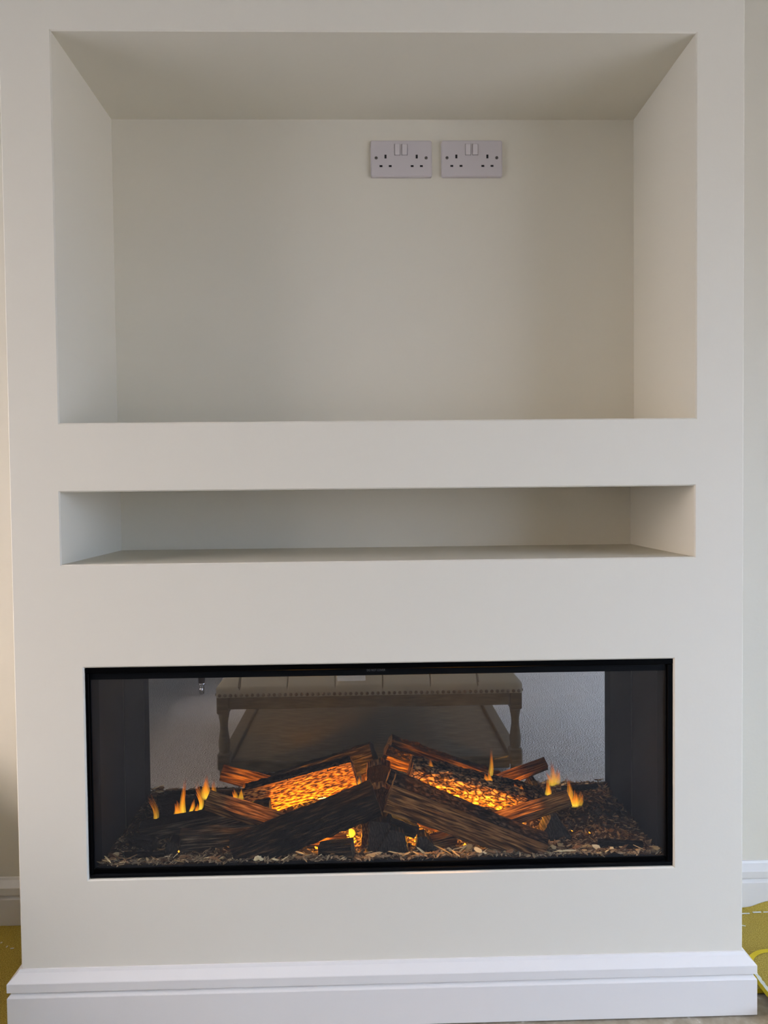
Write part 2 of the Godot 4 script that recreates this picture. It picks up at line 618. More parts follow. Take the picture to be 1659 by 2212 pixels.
const NICHE := [-0.6218, 1.1183, 0.6238, 1.8659, 0.3411]
const SLOT := [-0.6238, 0.8432, 0.6214, 0.9844, 0.3589]
const FIRE := [-0.585, 0.2196, 0.5799, 0.6401, 0.26]

func recess(r: Array, parent: Node, called: String, back: bool) -> void:
	var b := 0.0025
	var lo := Vector2(r[0], r[1])
	var hi := Vector2(r[2], r[3])
	var d: float = r[4]
	var st := begin()
	var c := [lo, Vector2(hi.x, lo.y), hi, Vector2(lo.x, hi.y)]
	var mid := (lo + hi) * 0.5
	for k in 4:
		var p: Vector2 = c[k]
		var q: Vector2 = c[(k + 1) % 4]
		var n := (mid - (p + q) * 0.5)
		n = Vector2(n.x, 0).normalized() if absf(q.x - p.x) < 1e-6 else Vector2(0, n.y).normalized()
		var grow := func(v: Vector2) -> Vector2: return v + Vector2(signf(v.x - mid.x), signf(v.y - mid.y)) * b
		var po: Vector2 = grow.call(p)
		var qo: Vector2 = grow.call(q)
		# softened arris, then the reveal
		quad(st, Vector3(po.x, po.y, 0), Vector3(qo.x, qo.y, 0), Vector3(q.x, q.y, -b), Vector3(p.x, p.y, -b), Vector3(n.x, n.y, 1))
		quad(st, Vector3(p.x, p.y, -b), Vector3(q.x, q.y, -b), Vector3(q.x, q.y, -d), Vector3(p.x, p.y, -d), Vector3(n.x, n.y, 0))
	if back:
		quad(st, Vector3(lo.x, lo.y, -d), Vector3(hi.x, lo.y, -d), Vector3(hi.x, hi.y, -d), Vector3(lo.x, hi.y, -d), Vector3(0, 0, 1))
	put(called, st.commit(), M.paint, parent)

func chimney_breast() -> void:
	var o := thing("wall_chimney_breast", "white painted chimney breast with a TV recess, a slot recess and the fire opening", "wall", Vector3.ZERO, "", "structure")
	var st := begin()
	var holes := []
	for r: Array in [NICHE, SLOT, FIRE]:
		holes.append(Rect2(r[0] - 0.0025, r[1] - 0.0025, r[2] - r[0] + 0.005, r[3] - r[1] + 0.005))
	# front face
	var us := [X1 + 0.002, X2 - 0.002]
	var vs := [F, CEIL]
	for h: Rect2 in holes:
		us.append_array([h.position.x, h.end.x])
		vs.append_array([h.position.y, h.end.y])
	us.sort()
	vs.sort()
	for i in us.size() - 1:
		for j in vs.size() - 1:
			if us[i + 1] - us[i] < 1e-6 or vs[j + 1] - vs[j] < 1e-6: continue
			var c := Vector2((us[i] + us[i + 1]) * 0.5, (vs[j] + vs[j + 1]) * 0.5)
			if holes.any(func(h: Rect2): return h.has_point(c)): continue
			quad(st, Vector3(us[i], vs[j], 0), Vector3(us[i + 1], vs[j], 0), Vector3(us[i + 1], vs[j + 1], 0), Vector3(us[i], vs[j + 1], 0), Vector3(0, 0, 1))
	for s: float in [-1.0, 1.0]:
		var xa := X2 * s
		quad(st, Vector3(xa - 0.002 * s, F, 0), Vector3(xa, F, -0.002), Vector3(xa, CEIL, -0.002), Vector3(xa - 0.002 * s, CEIL, 0), Vector3(s, 0, 1))
		quad(st, Vector3(xa, F, -0.002), Vector3(xa, F, ZB), Vector3(xa, CEIL, ZB), Vector3(xa, CEIL, -0.002), Vector3(s, 0, 0))
	# the solid wall behind the recesses
	quad(st, Vector3(X1, F, ZB - 0.1), Vector3(X2, F, ZB - 0.1), Vector3(X2, CEIL, ZB - 0.1), Vector3(X1, CEIL, ZB - 0.1), Vector3(0, 0, -1))
	put("front_face", st.commit(), M.paint, o)
	recess(NICHE, o, "tv_recess", true)
	recess(SLOT, o, "slot_recess", true)
	recess(FIRE, o, "fire_opening", true)

func skirtings() -> void:
	var prof := [Vector2(0.0, F + 0.004), Vector2(0.0195, F + 0.004), Vector2(0.02, F + 0.005), Vector2(0.02, -0.002), Vector2(0.0192, -0.0006), Vector2(0.0138, 0.0045), Vector2(0.0138, 0.0092), Vector2(0.0195, 0.0094), Vector2(0.02, 0.0100), Vector2(0.02, 0.0262), Vector2(0.0192, 0.0276),
		Vector2(0.0055, 0.0400), Vector2(0.0042, 0.0428), Vector2(0.0028, 0.0452), Vector2(0.0, 0.0457)]
	struct("baseboard_breast", moulding(prof, [Vector2(X1, ZB), Vector2(X1, 0), Vector2(X2, 0), Vector2(X2, ZB)], [Vector2(-1, 0), Vector2(-1, 1), Vector2(1, 1), Vector2(1, 0)]), M.trim, "white grooved skirting board wrapped round the chimney breast", "baseboard")
	struct("baseboard_left", moulding(prof, [Vector2(XL, ZB), Vector2(X1 - 0.0, ZB)], [Vector2(0, 1), Vector2(0, 1)]), M.trim, "white grooved skirting board in the shaded left alcove", "baseboard")
	struct("baseboard_right", moulding(prof, [Vector2(X2 + 0.0, ZB), Vector2(XR, ZB)], [Vector2(0, 1), Vector2(0, 1)]), M.trim, "white grooved skirting board in the bright right alcove", "baseboard")

# ---------------------------------------------------------------- sockets
func rounded_plate(w: float, h: float, d: float, r: float, lip: float) -> ArrayMesh:
	var st := begin()
	var g := []
	for lv: Array in [[0.0, 0.0], [0.0, d - lip], [lip * 0.3, d - lip * 0.3], [lip, d], [-1.0, d]]:
		var row := []
		for k in 33:
			var a := TAU * (k % 32) / 32.0 + PI / 32.0
			var sg := Vector2(signf(cos(a)), signf(sin(a)))
			var c := sg * Vector2(w * 0.5 - r, h * 0.5 - r)
			var q: Vector2 = c + Vector2(cos(a), sin(a)) * (r - lv[0]) if lv[0] >= 0.0 else Vector2.ZERO
			row.append(Vector3(q.x, q.y, lv[1]))
		g.append(row)
	for i in g.size() - 1:
		for k in 32:
			var n: Vector3 = Vector3(g[i][k].x, g[i][k].y, 0.0) if i < 1 else (Vector3(g[i][k].x / w, g[i][k].y / h, 0.7).normalized() if i < 3 else Vector3(0, 0, 1))
			quad(st, g[i][k], g[i][k + 1], g[i + 1][k + 1], g[i + 1][k], n)
	return st.commit()

func sockets() -> void:
	var at := Vector3(0.0634, 1.7703, -0.3411)
	var proto := thing("double_socket", "white double wall socket left of the other one in the TV recess", "socket", at)
	put("face_plate", rounded_plate(0.146, 0.086, 0.0095, 0.005, 0.003), M.socket, proto)
	for x: float in [-0.0094, 0.0078]:
		var sw := put("switch_rocker", boxm(Vector3(0, 0, 0), Vector3(0.0122, 0.025, 0.006), 0.0012, Basis(Vector3.RIGHT, 0.10)), M.socket_switch, proto, Vector3(x, 0.0205, 0.0098))
		put("switch_gap", rounded_plate(0.0138, 0.0268, 0.0003, 0.001, 0.0001), M.socket_gap, sw, Vector3(0, 0, -0.0002))
	for x: float in [-0.0375, 0.0367]:
		put("earth_slot", span(Vector3(x - 0.0024, -0.0001, 0.006), Vector3(x + 0.0024, 0.0086, 0.0098)), M.black, proto)
		for dx: float in [-0.011, 0.011]:
			put("pin_slot", span(Vector3(x + dx - 0.0034, -0.0202, 0.006), Vector3(x + dx + 0.0034, -0.0158, 0.0098)), M.black, proto)
	for x: float in [-0.0597, 0.0592]:
		var st := begin()
		lathe(st, [[0.0037, 0.0], [0.0036, 0.0006], [0.0028, 0.0010], [0.0, 0.0011]], 16)
		var s := put("screw", st.commit(), M.screw, proto, Vector3(x, 0.0012, 0.0095))
		s.rotation.x = PI / 2
		put("screw_slot", boxm(Vector3(0, 0.001, 0), Vector3(0.0056, 0.0006, 0.0009), 0.0, Basis(Vector3.UP, 0.6 + x * 9.0)), M.black, s)
	var c := proto.duplicate()
	c.name = numbered("double_socket")
	add_child(c, true)
	c.position = at + Vector3(0.1687, 0.0003, 0)
	c.set_meta("label", "white double wall socket right of the other one in the TV recess")

# ---------------------------------------------------------------- underlay in the alcoves
# top surface by height(x, z) over an outline parameter grid, with a thickness
func sheet(corner: Callable, height: Callable, nu: int, nv: int, thick: float) -> ArrayMesh:
	var st := begin()
	var top := []
	var bot := []
	for i in nu + 1:
		var a := []
		var b := []
		for j in nv + 1:
			var p: Vector2 = corner.call(float(i) / nu, float(j) / nv)
			var y: float = height.call(p.x, p.y)
			a.append(Vector3(p.x, y, p.y))
			b.append(Vector3(p.x, y - thick, p.y))
		top.append(a)
		bot.append(b)
	grid(st, top, func(_v): return Vector3.UP)
	grid(st, bot, func(_v): return Vector3.DOWN)
	return st.commit()

func sheet_edge(corner: Callable, height: Callable, nu: int, nv: int, thick: float) -> ArrayMesh:
	var st := begin()
	var mid: Vector2 = corner.call(0.5, 0.5)
	for e in 4:
		var n: int = nu if e % 2 == 0 else nv
		for k in n:
			var q := []
			for t: float in [float(k) / n, float(k + 1) / n]:
				var uv: Vector2 = [Vector2(t, 0), Vector2(1, t), Vector2(t, 1), Vector2(0, t)][e]
				var p: Vector2 = corner.call(uv.x, uv.y)
				q.append(Vector3(p.x, height.call(p.x, p.y), p.y))
			var dn := Vector3.DOWN * thick
			var c: Vector3 = (q[0] + q[1]) * 0.5
			quad(st, q[0], q[1], q[1] + dn, q[0] + dn, Vector3(c.x - mid.x, 0, c.z - mid.y))
	return st.commit()

func underlay() -> void:
	var wob := FastNoiseLite.new()
	wob.frequency = 6.0
	wob.seed = 3
	# left alcove
	var cl := func(u: float, v: float) -> Vector2: return Vector2(lerpf(-1.08, X1 - 0.021, u), lerpf(ZB + 0.0215, 0.15, v))
	var hl := func(x: float, z: float) -> float: return F + 0.012 + 0.003 * wob.get_noise_2d(x, z) + 0.004 * smoothstep(-0.30, ZB, z)
	var o := thing("carpet_underlay", "olive yellow foam underlay on the floor of the shaded left alcove", "underlay")
	put("foam", sheet(cl, hl, 40, 30, 0.010), M.foam, o)
	put("cut_edge", sheet_edge(cl, hl, 40, 30, 0.010), M.foam_edge, o)
	# right alcove, against the wall, its back edge humped up
	var cr := func(u: float, v: float) -> Vector2: return Vector2(lerpf(X2 + 0.021, 1.9, u), lerpf(ZB + 0.0215, -0.045, v))
	var hr := func(x: float, z: float) -> float: return F + 0.012 + 0.003 * wob.get_noise_2d(x + 5.0, z) + smoothstep(-0.325, -0.3385, z) * (0.004 + 0.016 * smoothstep(0.90, 0.97, x))
	var o2 := thing("carpet_underlay", "yellow foam underlay lying against the skirting in the right alcove", "underlay")
	put("foam", sheet(cr, hr, 60, 30, 0.010), M.foam, o2)
	put("cut_edge", sheet_edge(cr, hr, 60, 30, 0.010), M.foam_edge, o2)
	# loose offcut lying in front of it with a rounded corner
	var cf := func(u: float, v: float) -> Vector2:
		var p := Vector2(lerpf(0.779, 1.6, u), lerpf(-0.150, 0.15, v))
		var r := 0.075
		var c := Vector2(0.779 + r, -0.150 + r)
		if p.x < c.x and p.y < c.y:
			var d := p - c
			var m := maxf(absf(d.x), absf(d.y))
			if d.length() > 1e-6: p = c + d.normalized() * m
		return p + Vector2(0.004 * wob.get_noise_2d(p.y * 3.0, 9.0) * (1.0 - u), 0)
	var hf := func(x: float, z: float) -> float: return F + 0.0285 + 0.003 * wob.get_noise_2d(x * 0.7 + 9.0, z * 0.7)
	var o3 := thing("underlay_offcut", "loose yellow underlay offcut with a rounded corner beside the right end of the skirting", "underlay")
	put("foam", sheet(cf, hf, 60, 44, 0.012), M.foam, o3)
	put("cut_edge", sheet_edge(cf, hf, 60, 44, 0.012), M.foam_edge, o3)
	# bright rim along the curved cut and a torn strip of backing film along the straight one
	var st := begin()
	var st2 := begin()
	for k in 40:
		var q := []
		var t0 := float(k) / 40.0
		for dt: float in [0.0, 1.0 / 40.0]:
			var a := lerpf(PI, PI * 1.55, t0 + dt)
			var c := Vector2(0.779 + 0.075, -0.075)
			for rr: float in [0.0755, 0.064]:
				var p := c + Vector2(cos(a), sin(a)) * rr
				q.append(Vector3(p.x, hf.call(p.x, p.y) + 0.0012, p.y))
		quad(st, q[0], q[1], q[3], q[2], Vector3.UP)
		q.clear()
		for dt: float in [0.0, 1.0 / 40.0]:
			var z := lerpf(-0.075, 0.145, t0 + dt)
			var w := 0.006 + 0.004 * wob.get_noise_2d(z * 40.0, 1.0)
			var x: float = 0.779 + 0.004 * wob.get_noise_2d(z * 3.0, 9.0)
			for dx: float in [-0.001, w]:
				q.append(Vector3(x + dx, hf.call(x + dx, z) + 0.0012 + 0.001 * wob.get_noise_2d(z * 60.0, dx * 80.0), z))
		quad(st2, q[0], q[1], q[3], q[2], Vector3.UP)
	put("cut_rim", st.commit(), M.foam_edge, o3)
	put("backing_film", st2.commit(), M.film, o3).set_meta("label", "torn white backing film along the cut edge")
	# torn string of film on the alcove sheet, and scraps
	var s := begin()
	var px := 0.800
	while px < 1.25:
		var l := rng.randf_range(0.012, 0.03)
		var z0 := -0.318 + 0.002 * sin(px * 60.0) + 0.012 * smoothstep(0.93, 0.96, px) * 0.3
		var y0: float = hr.call(px, z0) + 0.002
		box(s, Vector3(px + l * 0.5, y0, z0), Vector3(l, 0.0022, rng.randf_range(0.0008, 0.0034)), 0.0004, Basis(Vector3.UP, rng.randf_range(-0.1, 0.1)))
		px += l * rng.randf_range(0.75, 1.6)
	tag(put("film_strip", s.commit(), M.film), "thin torn white film strip lying on the yellow underlay in the right alcove", "scrap")
	for k in 7:
		var pos: Vector3 = [Vector3(-0.872, 0, -0.255), Vector3(-0.857, 0, -0.248), Vector3(-0.822, 0, -0.235), Vector3(-0.893, 0, -0.272), Vector3(0.80, 0, -0.29), Vector3(0.842, 0, -0.16), Vector3(0.86, 0, -0.268)][k]
		pos.y = (hl.call(pos.x, pos.z) if pos.x < 0 else hr.call(pos.x, pos.z)) + 0.0014
		var sc := put("foam_scrap", boxm(Vector3.ZERO, Vector3(rng.randf_range(0.004, 0.009), 0.002, 0.0025), 0.0006, Basis(Vector3.UP, rng.randf_range(0, 3.0))), M.film, null, pos)
		var left := pos.x < 0
		tag(sc, "tiny pale scrap of torn film on the yellow underlay in the %s alcove" % ("shaded left" if left else "bright right"), "scrap", "film scraps in the %s alcove" % ("left" if left else "right"))

# ---------------------------------------------------------------- the fire
func fire() -> void:
	var o := thing("electric_fire", "wide black framed electric fire with a glass front and mirrored back", "fireplace", Vector3(0, FIRE[1], 0))
	var dy: float = -FIRE[1]
	var x0: float = FIRE[0] + 0.0008
	var x1: float = FIRE[2] - 0.0008
	var y0: float = FIRE[1] + 0.0008
	var y1: float = FIRE[3] - 0.0008
	var ix0 := -0.5747
	var ix1 := 0.5664
	var iy0 := 0.2366
	var iy1 := 0.6145
	var mesh := func(lo: Vector3, hi: Vector3, b: float) -> ArrayMesh: return span(lo + Vector3(0, dy, 0), hi + Vector3(0, dy, 0), b)
	put("header", mesh.call(Vector3(x0, 0.6285, -0.05), Vector3(x1, y1, -0.003), 0.0012), M.frame, o)
	var h2 := put("header_strip", mesh.call(Vector3(x0 + 0.006, iy1, -0.05), Vector3(x1 - 0.006, 0.6285, -0.010), 0.0003), M.frame2, o)
	put("bottom_rail", mesh.call(Vector3(x0, y0, -0.05), Vector3(x1, 0.2276, -0.004), 0.0014), M.frame2, o)
	put("bottom_lip", mesh.call(Vector3(x0 + 0.006, 0.2276, -0.0155), Vector3(x1 - 0.006, iy0, -0.009), 0.0014), M.frame, o)
	for s in 2:
		put("side_rail", mesh.call(Vector3(x0, 0.2276, -0.05) if s == 0 else Vector3(ix1 + 0.003, 0.2276, -0.05), Vector3(ix0 - 0.003, 0.6285, -0.004) if s == 0 else Vector3(x1, 0.6285, -0.004), 0.0012), M.frame, o)
		put("side_lip", mesh.call(Vector3(ix0 - 0.003, iy0, -0.05) if s == 0 else Vector3(ix1, iy0, -0.05), Vector3(ix0, iy1, -0.009) if s == 0 else Vector3(ix1 + 0.003, iy1, -0.009), 0.0006), M.frame2, o)
	var gp := begin()
	quad(gp, Vector3(ix0, iy0 + dy, -0.012), Vector3(ix1, iy0 + dy, -0.012), Vector3(ix1, iy1 + dy, -0.012), Vector3(ix0, iy1 + dy, -0.012), Vector3(0, 0, 1))
	put("glass_pane", gp.commit(), M.fire_glass, o)
	put("mirror_panel", mesh.call(Vector3(ix0, 0.215, ZM - 0.005), Vector3(ix1, 0.64, ZM), 0.0), M.mirror, o).set_meta("label", "dark mirrored back panel reflecting the room")
	put("side_panel", mesh.call(Vector3(ix0 - 0.006, 0.215, ZM), Vector3(ix0 - 0.0002, 0.64, -0.05), 0.0), M.side, o)
	put("side_panel", mesh.call(Vector3(ix1 + 0.0002, 0.215, ZM), Vector3(ix1 + 0.006, 0.64, -0.05), 0.0), M.side, o)
	put("top_panel", mesh.call(Vector3(ix0, 0.634, ZM), Vector3(ix1, 0.64, -0.05), 0.0), M.black, o)
	put("base_tray", mesh.call(Vector3(ix0, 0.218, ZM), Vector3(ix1, 0.226, -0.05), 0.0), M.black, o)
	var tm := TextMesh.new()
	tm.text = "DO NOT COVER"
	var sf := SystemFont.new()
	sf.font_names = PackedStringArray(["Droid Sans"])
	tm.font = sf
	tm.font_size = 32
	tm.pixel_size = 0.000165
	tm.depth = 0.0004
	put("warning_print", tm, M.print, h2, Vector3(-0.0135, 0.6246 + dy, -0.0098))
	# pale translucent rectangle under the header
	put("pale_rectangle", mesh.call(Vector3(-0.0905, 0.6035, -0.0118), Vector3(-0.0345, 0.6175, -0.0105), 0.0003), M.pale_rect, o)

func chip_mesh(k: int) -> ArrayMesh:
	var st := begin()
	var n := 5 + k % 3
	var top := []
	var bot := []
	var r := rng.randf_range(0.35, 0.75)
	for i in n:
		var a := TAU * i / n + rng.randf_range(-0.25, 0.25)
		var q := Vector2(cos(a), sin(a) * r) * rng.randf_range(0.75, 1.0)
		top.append(Vector3(q.x * 0.9, 0.16 + rng.randf_range(-0.08, 0.10), q.y * 0.9))
		bot.append(Vector3(q.x, -0.16 + rng.randf_range(-0.06, 0.06), q.y))
	var ct := Vector3(0, 0.20, 0)
	for i in n:
		var j := (i + 1) % n
		tri(st, top[i], top[j], ct, Vector3.UP)
		tri(st, bot[i], bot[j], Vector3(0, -0.18, 0), Vector3.DOWN)
		var m: Vector3 = (top[i] + top[j]) * 0.5
		quad(st, top[i], top[j], bot[j], bot[i], Vector3(m.x, 0, m.z))
	return st.commit()

func bed_y(x: float, z: float) -> float:
	return BED - 0.003 + 0.006 * smoothstep(-0.035, -0.02, z) + 0.007 * nz.get_noise_2d(x * 14.0, z * 14.0) + 0.004 * nz.get_noise_2d(x * 60.0, z * 60.0)

func timber() -> void:
	# fuel bed of fine mulch, with a few thousand small chips, then the larger chips one by one
	nz.seed = 4
	nz.frequency = 1.0
	var g := []
	for i in 201:
		var r := []
		for j in 41:
			var x := lerpf(-0.574, 0.566, i / 200.0)
			var z := lerpf(-0.1995, -0.0135, j / 40.0)
			r.append(Vector3(x, bed_y(x, z), z))
		g.append(r)
	var st := begin()
	grid(st, g, func(_v): return Vector3.UP)
	var bed := thing("fuel_bed", "loose brown bed of fine wood mulch across the floor of the fire", "mulch", Vector3.ZERO, "", "stuff")
	put("mulch", st.commit(), M.mulch, bed)
	for k in 9: chip_meshes.append(chip_mesh(k))
	var mm := MultiMesh.new()
	mm.transform_format = MultiMesh.TRANSFORM_3D
	mm.use_colors = true
	mm.mesh = chip_meshes[0]
	mm.instance_count = 5200
	for k in mm.instance_count:
		var x := rng.randf_range(-0.568, 0.56)
		var z := -0.0165 - 0.18 * pow(rng.randf(), 1.35)
		var s := rng.randf_range(0.0024, 0.0068)
		var bs := Basis.from_euler(Vector3(rng.randf_range(-0.6, 0.6), rng.randf() * TAU, rng.randf_range(-0.6, 0.6))).scaled_local(Vector3(s * rng.randf_range(1.0, 2.2), s * 0.7, s))
		mm.set_instance_transform(k, Transform3D(bs, Vector3(x, bed_y(x, z) + 0.001 + s * 0.3, z)))
		var t := rng.randf()
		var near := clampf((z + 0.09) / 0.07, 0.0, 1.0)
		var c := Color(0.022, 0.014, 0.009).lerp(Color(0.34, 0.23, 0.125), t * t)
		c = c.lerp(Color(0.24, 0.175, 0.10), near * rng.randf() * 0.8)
		mm.set_instance_color(k, c)
	var mi := MultiMeshInstance3D.new()
	mi.name = "small_chips"
	mi.multimesh = mm
	mi.material_override = M.chip
	mi.set_meta("kind", "stuff")
	bed.add_child(mi, true)
	# larger chips
	for k in 270:
		var near := k < 195
		var z := -0.0185 - 0.038 * pow(rng.randf(), 1.5) if near else rng.randf_range(-0.17, -0.06)
		var x := rng.randf_range(-0.565, 0.557)
		if not near: x = rng.randf_range(-0.555, -0.30) if k % 2 == 0 else rng.randf_range(0.36, 0.55)
		var splinter := rng.randf() < 0.4
		var s := rng.randf_range(0.0050, 0.0110) if near else rng.randf_range(0.004, 0.008)
		var ci: int = rng.randi() % 6 if near else [2, 4, 5][rng.randi() % 3]
		var c := put("wood_chip", chip_meshes[rng.randi() % 9], M.chips[ci], null, Vector3(x, bed_y(x, z) + 0.003 + s * 0.2 + (0.004 * rng.randf() if near else 0.0), z))
		c.basis = Basis.from_euler(Vector3(rng.randf_range(-0.5, 0.9), rng.randf_range(-0.9, 0.9), rng.randf_range(-0.45, 0.45))).scaled_local(Vector3(s * rng.randf_range(1.6, 2.6), s * 0.45, s * 0.55) if splinter else Vector3(s * rng.randf_range(0.9, 1.4), s * 0.55, s))
		var hue: String = ["tan", "pale tan", "mid brown", "cream", "dark brown", "reddish brown"][ci]
		var form := "splinter" if splinter else "wood chip"
		var where := ""
		if near: where = "along the glass " + ("left of the charred log" if x < -0.30 else "in front of the charred log" if x < -0.04 else "in front of the middle blocks" if x < 0.11 else "in front of the front right log" if x < 0.33 else "at the right end")
		else: where = "on the fuel bed " + ("left of the logs" if x < 0 else "right of the logs") + (", far back" if z < -0.115 else ", halfway back")
		tag(c, "small %s %s lying %s" % [hue, form, where], "wood chip", "%s %ss %s" % [hue, form, where])
	logs()

func logs() -> void:
	var half := [[-0.030, -0.034, 0], [0.026, -0.034, 0], [0.030, 0.030, 1], [0.012, 0.036, 1], [-0.030, 0.030, 0]]
	# back left: broad split face turned to the glass
	make_log("split_log", "broad orange-lit split log leaning up to the right behind the dark log", "", Vector3(-0.304, 0.2885, -0.186), Vector3(-0.064, 0.3520, -0.186),
		[[0.009, -0.034, 0], [0.008, 0.031, 1], [0.000, 0.034, 1], [-0.009, 0.026, 1], [-0.009, -0.026, 0], [0.0, -0.036, 0]], {"seed": 11, "amp": 0.0022, "taper": 0.90, "split": M.flaky, "bark": M.bark, "grain": Vector2(2.2, 8.0)})
	# front left: dark charred
	make_log("charred_log", "long dark charred log leaning up to the right at the front left", "", Vector3(-0.305, 0.243, -0.048), Vector3(-0.016, 0.3415, -0.078),
		[[0.020, -0.034, 1], [0.030, -0.012, 1], [0.027, 0.020, 1], [0.012, 0.033, 1], [-0.014, 0.034, 0], [-0.030, 0.014, 0], [-0.024, -0.026, 0], [0.004, -0.038, 0]], {"seed": 12, "bamp": 0.0034, "grained": true, "bark": M.char, "split": M.grey, "end": M.end_dark, "taper": 0.98, "grain": Vector2(1.5, 13.0)})
	# cross stick on the left
	make_log("kindling_stick", "short square split stick crossing in front of the broad split log", "", Vector3(-0.3765, 0.3235, -0.122), Vector3(-0.205, 0.270, -0.110),
		[[0.015, -0.014, 0], [0.013, 0.012, 0], [-0.016, 0.015, 0], [-0.014, -0.012, 0]], {"seed": 13, "up": Vector3(0, 1, 0.75), "amp": 0.0012, "taper": 1.15, "split": M.split, "cat": "stick"})
	make_log("dark_log", "thin dark brown log lying at the far left, half under the kindling stick", "", Vector3(-0.524, 0.246, -0.150), Vector3(-0.245, 0.288, -0.156),
		[[0.018, -0.018, 0], [0.019, 0.014, 1], [-0.014, 0.019, 1], [-0.018, -0.016, 1]], {"seed": 14, "bark": M.bark_dark, "split": M.grey, "end": M.end_dark})
	make_log("grey_log", "grey weathered split log lying low at the left in front of the thin dark log", "", Vector3(-0.426, 0.2520, -0.090), Vector3(-0.222, 0.254, -0.112),
		[[0.020, -0.021, 0], [0.018, 0.018, 0], [-0.014, 0.021, 1], [-0.020, -0.016, 1]], {"seed": 15, "split": M.grey, "bark": M.bark_dark, "end": M.end_dark, "amp": 0.0022})
	# back right: round with scaly bark
	var rnd := []
	for k in 10:
		var a := TAU * k / 10.0
		rnd.append([cos(a) * 0.018, sin(a) * 0.030, 1])
	make_log("bark_log", "round log with pale scaly bark sloping down to the right, brightly lit", "", Vector3(0.0630, 0.3485, -0.177), Vector3(0.357, 0.2705, -0.177), rnd, {"seed": 16, "bark": M.bark_pale, "bamp": 0.0036, "end": M.end, "taper": 0.94})
	# front right
	make_log("front_log", "long brown split log sloping down to the right at the front right", "", Vector3(0.014, 0.3545, -0.078), Vector3(0.328, 0.236, -0.050),
		[[0.022, -0.036, 0], [0.031, -0.006, 0], [0.026, 0.024, 1], [0.008, 0.037, 1], [-0.018, 0.032, 0], [-0.030, 0.008, 0], [-0.024, -0.030, 0]], {"seed": 17, "bark": M.bark, "split": M.split, "amp": 0.0026, "bamp": 0.0045, "taper": 0.88, "grain": Vector2(1.2, 12.0)})
	make_log("bark_slab", "thin strip of bark and wood lying behind the front right log", "", Vector3(0.012, 0.372, -0.118), Vector3(0.185, 0.296, -0.108),
		[[0.012, -0.014, 1], [0.012, 0.008, 1], [-0.012, 0.012, 1], [-0.012, -0.010, 0]], {"seed": 18, "bark": M.bark, "bamp": 0.0028, "split": M.split})
	make_log("kindling_stick", "square split stick crossing the lower end of the scaly bark log", "", Vector3(0.226, 0.2665, -0.107), Vector3(0.396, 0.3225, -0.098),
		[[0.015, -0.014, 0], [0.012, 0.012, 0], [-0.016, 0.014, 0], [-0.014, -0.012, 0]], {"seed": 19, "up": Vector3(0, 1, 0.75), "amp": 0.0012, "taper": 0.85, "split": M.split, "end": M.end_dark, "cat": "stick"})
	# short blocks, axis towards the glass
	block("charred_block", "dark charred wedge block standing under the upper end of the charred log", [[-0.0335, 0.2415], [-0.0173, 0.2440], [0.0146, 0.2886], [0.0062, 0.3005], [-0.025, 0.3030], [-0.031, 0.2896]], -0.100, -0.048, M.end_dark, M.char, 21)
	block("charred_block", "dark charred block lying low in the middle, right of the wedge block", [[-0.0150, 0.2420], [0.0498, 0.2420], [0.0397, 0.2812], [0.0133, 0.2903]], -0.090, -0.040, M.end_dark, M.char, 22)
	block("upright_stick", "narrow orange upright stick beside the charred wedge block", [[-0.0480, 0.2400], [-0.0390, 0.2400], [-0.0298, 0.3090], [-0.0475, 0.3016]], -0.100, -0.066, M.split, M.split, 23)
	block("charred_block", "dark quarter block under the crossing stick on the right", [[0.3294, 0.2390], [0.3875, 0.2350], [0.3984, 0.2446], [0.3631, 0.2895], [0.3533, 0.2890]], -0.125, -0.085, M.end_dark, M.grey, 24)
	block("charred_block", "small square charred block among the chips at the far left", [[-0.4500, 0.2380], [-0.4205, 0.2375], [-0.4200, 0.2645], [-0.4470, 0.2665]], -0.090, -0.055, M.end_dark, M.char, 25)
	block("charred_block", "small dark pointed block at the front, right of the middle", [[0.066, 0.2380], [0.112, 0.2400], [0.084, 0.2690], [0.070, 0.2660]], -0.080, -0.050, M.end_dark, M.char, 26)
	block("reflection_block", "rough upright block added in the middle in place of a reflection of the blocks", [[-0.040, 0.2380], [0.018, 0.2380], [0.020, 0.3380], [0.000, 0.3480], [-0.034, 0.3400]], -0.150, -0.112, M.bark, M.split, 35)  # solid block added where the mirror shows a reflection of the middle blocks
	make_log("charred_log", "short dark charred piece sloping down from the middle behind the blocks", "", Vector3(0.008, 0.296, -0.070), Vector3(0.066, 0.268, -0.082), [[0.013, -0.014, 0], [0.014, 0.012, 1], [-0.012, 0.014, 1], [-0.013, -0.012, 0]], {"seed": 27, "split": M.char, "bark": M.bark_dark, "end": M.end_dark})
	make_log("kindling_stick", "flat orange-lit slat lying under the charred log near the middle", "", Vector3(-0.156, 0.241, -0.094), Vector3(-0.082, 0.251, -0.070), [[0.016, -0.006, 0], [0.016, 0.007, 0], [-0.016, 0.008, 0], [-0.015, -0.006, 0]], {"seed": 28, "up": Vector3(0, 1, 0.3), "split": M.split, "cat": "stick"})
	make_log("charred_log", "small dark charred stub with a pale cut end by the glass near the middle", "", Vector3(-0.132, 0.247, -0.042), Vector3(-0.064, 0.2555, -0.030), [[0.013, -0.013, 0], [0.011, 0.013, 0], [-0.012, 0.014, 0], [-0.013, -0.012, 0]], {"seed": 29, "split": M.char, "end": M.grey, "taper": 1.25})
